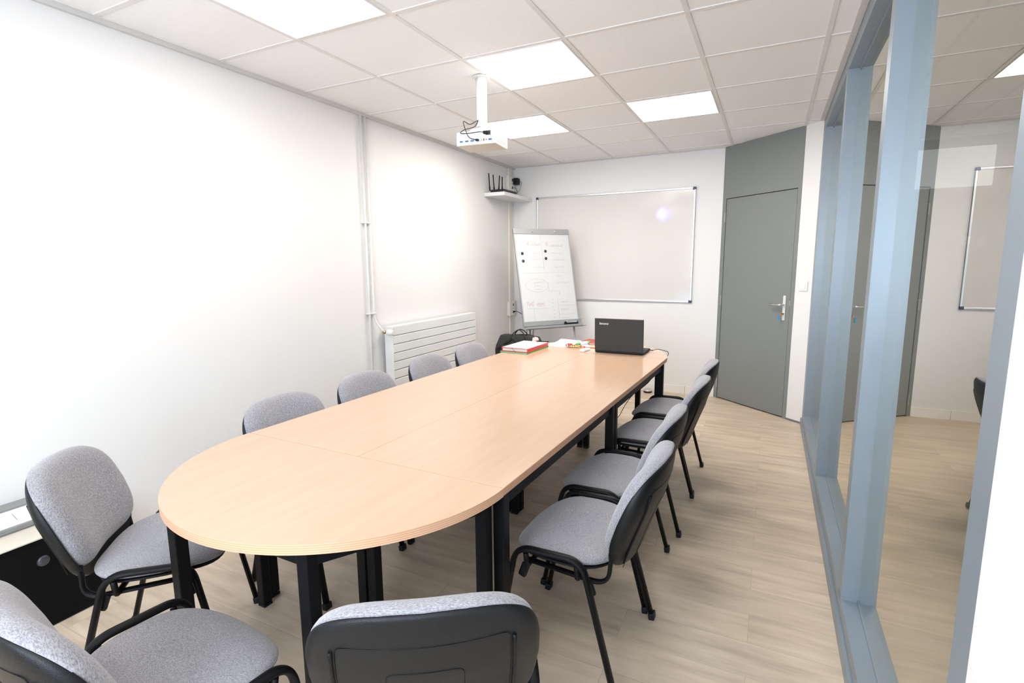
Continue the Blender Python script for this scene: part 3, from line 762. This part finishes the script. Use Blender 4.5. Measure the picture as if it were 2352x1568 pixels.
# things in the tray
tr0 = FM @ Vector((.175, -.008, .022))
t2 = thing('board_eraser', 'black whiteboard eraser box standing in the flip chart tray', 'eraser'); t2.matrix_world = FM @ Matrix.Translation((.215, -.030, .032))
bm = B(); rb(-.078, .078, .0, .052, -.018, .018, bm, bev=.005); obj('body', bm, BLACKP, t2)
bm = B(); rb(-.066, .064, .036, .054, -.012, .0195, bm, bev=.004); obj('shiny_top', bm, CHROME, t2)
t2 = thing('marker_pen', 'white marker pen with black cap lying in the flip chart tray', 'marker'); t2.matrix_world = FM @ Matrix.Translation((.06, -.0205, .046))
bm = B(); tube(bm, [(-.02, 0, 0), (.075, 0, 0)], .009, n=14); obj('barrel', bm, WHITEP, t2)
bm = B(); tube(bm, [(-.055, 0, 0), (-.02, 0, 0)], .0095, n=14); obj('cap', bm, BLACKP, t2)
# cable from the low socket
bm = B(); tube(bm, spline([(XL+.050, YB-.12, .845), (XL+.10, YB-.12, .843), (XL+.22, YB-.16, .78), (XL+.27, YB-.22, .60), (XL+.30, YB-.30, .20), (XL+.32, YB-.33, .006), (XL+.6, YB-.5, .006)]), .0035, n=8)
box(bm, (XL+.058, YB-.12, .845), (.02, .022, .016), bev=.003)
tag(obj('wall_cable', bm, BLACKP), 'thin black cable plugged into the low corner socket, hanging beside the flip chart', 'cable')

# ============================================================ BLACK BAG (tall travel bag on the floor)
t = thing('travel_bag', 'black fabric bag with carry handle standing behind the table near the corner', 'bag', (-2.105, 4.42, 0), .12)
def bagprof(s0, z):
    k = z/.76
    return 1.12-.10*k-.20*max(0, (k-.80)/.20)**2.2
bm = B(); nz = 18; rings = []
for i in range(nz+1):
    z = .002+.752*i/nz; kx = bagprof(0, z); rnd = math.sin(i*1.7)*.004
    ring = []
    for k in range(40):
        a = 2*PI*k/40; c, s = math.cos(a), math.sin(a); e = .45
        x = math.copysign(abs(c)**e, c)*.228*kx; y = math.copysign(abs(s)**e, s)*(.095*(1 if i < nz-2 else (.8 if i == nz-2 else .55)))
        sag = .020*(x/.25)**2*(i/nz)
        ring.append(bm.verts.new((x+rnd*s, y+rnd*c, z-sag+.006*math.sin(x*30)*(i/nz))))
    rings.append(ring)
for a, b_ in zip(rings, rings[1:]):
    for k in range(40):
        fc = bm.faces.new((a[k], a[(k+1) % 40], b_[(k+1) % 40], b_[k])); fc.smooth = True
bm.faces.new(rings[0][::-1]); bm.faces.new(rings[-1])
obj('body', bm, BAG, t)
bm = B(); box(bm, (.03, -.11, .44), (.36, .05, .46), bev=.022, seg=4); obj('front_pocket', bm, BAG, t)
for y in (-.05, .05):
    bm = B(); tube(bm, spline([(-.075, y, .70), (-.055, y*.8, .765), (.0, y*.5, .803), (.055, y*.8, .765), (.075, y, .70)]), .012, .005, side=Vector((0, 1, 0)), n=8); obj('carry_handle', bm, BAG, t)
bm = B(); tube(bm, spline([(-.20, -.09, .62), (-.08, -.115, .70), (-.03, -.12, .735), (.02, -.125, .66), (-.02, -.14, .60)]), .016, .005, n=8); obj('shoulder_strap', bm, BAG, t)

# ============================================================ LAPTOP
t = thing('laptop', 'open black laptop seen from behind on the far end of the table', 'laptop', (-.999, 3.838, TZ), -.009)
bm = B(); rb(-.186, .186, -.004, .236, .003, .021, bm, bev=.005, seg=3); base = obj('base', bm, BLACKP, t)
bm = B(); rb(-.165, .165, .012, .125, .0205, .0225, bm)
obj('keyboard', bm, GAP, base)
bm = B(); rb(-.05, .05, .145, .215, .0205, .0222, bm, bev=.0005); obj('touchpad', bm, GREYM, base)
LM = Matrix.Translation((0, -.002, .018)) @ Matrix.Rotation(.045, 4, 'X')
bm = B(); rb(-.186, .186, -.010, .002, 0, .250, bm, bev=.004, seg=3)
for v_ in bm.verts: v_.co = LM @ v_.co
lid = obj('lid', bm, LIDM, t)
bm = B(); rb(-.176, .176, .0018, .0026, .012, .240, bm)
for v_ in bm.verts: v_.co = LM @ v_.co
obj('screen', bm, SCREEN, lid)
bm = B(); rb(-.178, .178, -.0105, -.004, .2485, .2515, bm, bev=.001)
for v_ in bm.verts: v_.co = LM @ v_.co
obj('lid_trim', bm, mat('lid_trim_bronze', (.35, .30, .26), .3, metal=.7), lid)
text_mesh('logo', 'lenovo', .026, LOGO, lid, LM @ Matrix.Translation((-.150, -.0106, .203)) @ Matrix.Rotation(PI/2, 4, 'X'), extrude=.0006, shear=.25)
bm = B(); tube(bm, [(.185, .20, .012), (.215, .205, .010)], .004, n=10); tube(bm, spline([(.212, .205, .010), (.25, .212, .020), (.30, .228, .008), (.318, .236, .002), (.323, .240, -.020), (.30, .25, -.05), (.24, .28, -.12)]), .0024, n=8)
obj('charging_cable', bm, BLACKP, t)
# cable hanging under the table
bm = B()
pts = [(-.71, 3.80, .70), (-.75, 3.82, .572), (-.82, 3.845, .492), (-.90, 3.914, .416), (-1.02, 4.163, .256), (-1.15, 4.47, .06), (-1.21, 4.58, .005), (-1.302, 4.522, .004), (-1.5, 4.42, .004), (-1.75, 4.5, .004)]
tube(bm, spline(pts), .003, n=8)
tag(obj('floor_cable', bm, BLACKP), 'thin black cable sagging below the right edge of the table down to the floor', 'cable')

# ============================================================ THINGS ON THE TABLE
def folder(label, m_, loc, rz, w_, d_, h, paper=True):
    t = thing('document_folder', label, 'folder', loc, rz)
    bm = B(); rb(-w_/2, w_/2, -d_/2, d_/2, 0, .0022, bm, bev=.0008, seg=1); rb(w_/2-.003, w_/2, -d_/2, d_/2, 0, h, bm, bev=.001, seg=1)
    obj('cover', bm, m_, t)
    bm = B()
    n = 10
    for i in range(n):       # top flap slightly bowed
        y0, y1 = -d_/2+d_*i/n, -d_/2+d_*(i+1)/n
        rb(-w_/2, w_/2, y0, y1+.0005, h-.0022, h, bm)
    obj('top_cover', bm, (m_ if not paper else PAPER), t)
    bm = B(); rb(-w_/2+.008, w_/2-.004, -d_/2+.004, d_/2-.006, .0022, h-.0022, bm, bev=.001, seg=1); obj('sheets', bm, PAPER, t)
    return t
fa = -.035
fld = Vector((-1.735, 3.735, TZ))
folder('flat green card folder lying under the red folder', GREEN, fld, fa, .235, .40, .010, paper=False)
t = folder('thick red folder full of paper on top of the green folder', RED, fld+Vector((.004, .004, .0102)), fa, .225, .385, .030)
bm = B(); rb(-.1125, -.1105, -.19, .19, .001, .030, bm, bev=.0008, seg=1); rb(-.112, .112, -.1925, -.190, 0, .006, bm); rb(-.112, .112, -.1925, -.190, .026, .031, bm)
obj('red_rim', bm, RED, t)
bm = B(); tube(bm, [(-.02, -.1945, .032), (-.005, -.1950, .014), (.015, -.1945, .000)], .0012, n=6); obj('elastic_band', bm, BLACKP, t)
# crumpled pink tissue / wrapper on the folder
bm = B(); bmesh.ops.create_icosphere(bm, subdivisions=3, radius=1)
rn = random.Random(3)
for v_ in bm.verts:
    n0 = .7+.5*rn.random(); v_.co = Vector((v_.co.x*.028*n0, v_.co.y*.022*n0, max(-.2, v_.co.z)*.022*n0*1.3))
tag(obj('crumpled_wrapper', bm, mat('pink_wrapper', (.75, .45, .42), .5), loc=(-1.735, 3.95, TZ+.0455)), 'small crumpled pink wrapper on the back of the red folder', 'wrapper')
bm = B(); tube(bm, [(-.05, 0, .004), (.055, .01, .004)], .004, n=8); tag(obj('pen', bm, BLACKP, loc=(-1.66, 3.915, TZ+.0405), rot=(0, 0, .1)), 'dark pen lying on the back of the red folder', 'pen')
def sheet(name, loc, rz, w_, d_, m_, label, h=.0012, curl=0, cat='paper', group=None):
    bm = B(); n = 10; top = []; 
    for j in (0, 1):
        for i in range(n+1):
            y = -d_/2+d_*i/n; z = curl*max(0, (i/n-.6)/.4)**2
            for x in (-w_/2, w_/2): top.append(bm.verts.new((x, y, z+(h if j else 0))))
    N = 2*(n+1)
    for i in range(n):
        a = 2*i
        bm.faces.new((top[a], top[a+2], top[a+3], top[a+1])); bm.faces.new((top[N+a], top[N+a+1], top[N+a+3], top[N+a+2]))
        bm.faces.new((top[a], top[N+a], top[N+a+2], top[a+2])); bm.faces.new((top[a+1], top[a+3], top[N+a+3], top[N+a+1]))
    bm.faces.new((top[0], top[1], top[N+1], top[N])); bm.faces.new((top[N-2], top[2*N-2], top[2*N-1], top[N-1]))
    return tag(obj(name, bm, m_, loc=loc, rot=(0, 0, rz)), label, cat, group)
sheet('paper_sheet', (-1.565, 4.115, TZ+.0003), -.22, .21, .297, PAPER, 'white paper sheet right behind the red folder, far corner curling up', curl=.02)
sheet('paper_sheet', (-1.445, 4.13, TZ+.0018), .5, .21, .25, PAPER, 'white paper sheet lying under the marker pens')
sheet('yellow_paper', (-1.255, 4.02, TZ+.0003), .15, .15, .20, YEL, 'pale yellow paper beside the laptop, under the red pen', cat='paper')
sheet('yellow_note', (-1.405, 4.03, TZ+.0032), .5, .10, .10, YEL, 'yellow note beneath the folded eyeglasses', cat='note')
t = thing('notebook', 'dark red notebook lying left of the laptop', 'notebook', (-1.345, 4.30, TZ), -.12)
bm = B(); rb(-.085, .10, -.11, .11, 0, .003, bm, bev=.001, seg=1); rb(-.085, .10, -.11, .11, .011, .014, bm, bev=.001, seg=1); rb(-.087, -.083, -.11, .11, 0, .014, bm); obj('cover', bm, REDDK, t)
bm = B(); rb(-.082, .096, -.106, .106, .003, .011, bm); obj('pages', bm, PAPER, t)
def marker(loc, rz, capm, label):
    t = thing('marker_pen', label, 'marker', loc, rz, 'white board markers on the table')
    bm = B(); tube(bm, [(-.055, 0, .009), (.03, 0, .009)], .009, n=14); obj('barrel', bm, WHITEP, t)
    bm = B(); tube(bm, [(.03, 0, .009), (.065, 0, .009)], .0095, n=14); tube(bm, [(-.062, 0, .009), (-.055, 0, .009)], .0085, n=14); obj('cap', bm, capm, t)
marker((-1.440, 4.085, TZ+.0032), 1.05-PI, RED, 'white marker with red cap beside the eyeglasses')
marker((-1.385, 4.14, TZ+.0032), 1.0-PI, GREEN, 'white marker with green cap facing the camera, right of the red capped one')
marker((-1.395, 4.215, TZ+.0032), .9, GREEN, 'white marker with green cap pointing to the notebook, behind the others')
bm = B(); tube(bm, [(-.06, 0, .0055), (.06, 0, .0055)], .0055, n=12); tube(bm, [(.06, 0, .0055), (.073, 0, .0055)], .003, n=10)
tag(obj('red_pen', bm, RED, loc=(-1.265, 3.985, TZ+.0018), rot=(0, 0, .05)), 'bright red pen on the yellow paper beside the laptop', 'pen')
bm = B(); tube(bm, [(-.055, 0, .005), (.055, 0, .005)], .005, n=12)
tag(obj('orange_pen', bm, mat('orange_plastic', (.85, .28, .12), .4), loc=(-1.375, 4.005, TZ+.0075), rot=(0, 0, -.1)), 'orange pen lying behind the eyeglasses', 'pen')
# eyeglasses
t = thing('eyeglasses', 'folded tortoiseshell eyeglasses on the far end of the table', 'glasses', (-1.392, 3.925, TZ+.0045), .10)
TORT = mat('tortoiseshell', (.16, .09, .03), .25)
bm = B()
for s in (-1, 1):
    tube(bm, [(s*.034+.026*math.cos(a), 0, .020+.017*math.sin(a)) for a in [2*PI*k/28 for k in range(29)]], .0022, n=8)
tube(bm, [(-.009, 0, .024), (0, -.002, .028), (.009, 0, .024)], .002, n=8)
obj('rim', bm, TORT, t)
for s in (-1, 1):
    bm = B(); tube(bm, spline([(s*.060, 0, .026), (s*.063, .008, .020), (s*.01, .022+.006*s, .005), (-s*.045, .03+.006*s, .004), (-s*.062, .032+.006*s, .002)]), .0018, n=8); obj('temple', bm, TORT, t)
# white remote / mouse
t = thing('remote_control', 'small white remote with rounded end at the table seam before the laptop', 'remote', (-1.275, 3.865, TZ), -.12)
bm = B(); rb(-.022, .022, -.062, .062, 0, .018, bm, bev=.007, seg=4); obj('body', bm, WHITEP, t)
bm = B(); rb(-.010, .010, .01, .045, .0175, .0192, bm, bev=.0006, seg=1); obj('button', bm, LOGO, t)

# ============================================================ CABINET AND PRINTER AT THE LEFT
t = thing('low_cabinet', 'low black cabinet with cream top against the left wall', 'cabinet', (XL+.005, .65, 0))
bm = B(); rb(.008, .322, -.42, .42, .004, .376, bm, bev=.002); obj('body', bm, CABB, t)
bm = B(); rb(.004, .329, -.425, .425, .376, .383, bm, bev=.002); obj('top', bm, CREAM, t)
bm = B(); rb(.3215, .3235, -.415, .415, .01, .355, bm); dr = obj('door', bm, CABB, t)
bm = B(); lathe(bm, [(.020, 0), (.022, .003), (.018, .008), (.008, .010)], (.3235, .23, .285), 24, rot=Matrix.Rotation(PI/2, 3, 'Y')); obj('knob', bm, CLEAR, dr)
t = thing('printer', 'white and grey flat desktop printer on the low cabinet, left edge of the picture', 'printer', (XL+.01, .62, .3835))
bm = B()
prof = [(.012, 0), (.172, 0), (.172, .024), (.080, .060), (.012, .060)]
for i, (a, b_) in enumerate(zip(prof, prof[1:]+prof[:1])): pass
lo_ = [bm.verts.new((x, -.30, z)) for x, z in prof]; hi = [bm.verts.new((x, .40, z)) for x, z in prof]
bm.faces.new(lo_); bm.faces.new(hi[::-1])
for k in range(5): bm.faces.new((lo_[k], lo_[(k+1) % 5], hi[(k+1) % 5], hi[k]))
obj('body', bm, WHITEP, t)
bm = B(); rb(.010, .083, -.303, .403, .052, .068, bm, bev=.003); obj('lid', bm, PRGREY, t)
bm = B(); rb(.150, .186, -.303, .403, .006, .024, bm, bev=.003); obj('front_tray', bm, PRGREY, t)
bm = B()
for k in range(3): box(bm, (.126, .12+.07*k, .0425), (.045, .002, .0015), rot=Matrix.Rotation(.373, 3, 'Y'))
obj('panel_marking', bm, PRGREY, t)
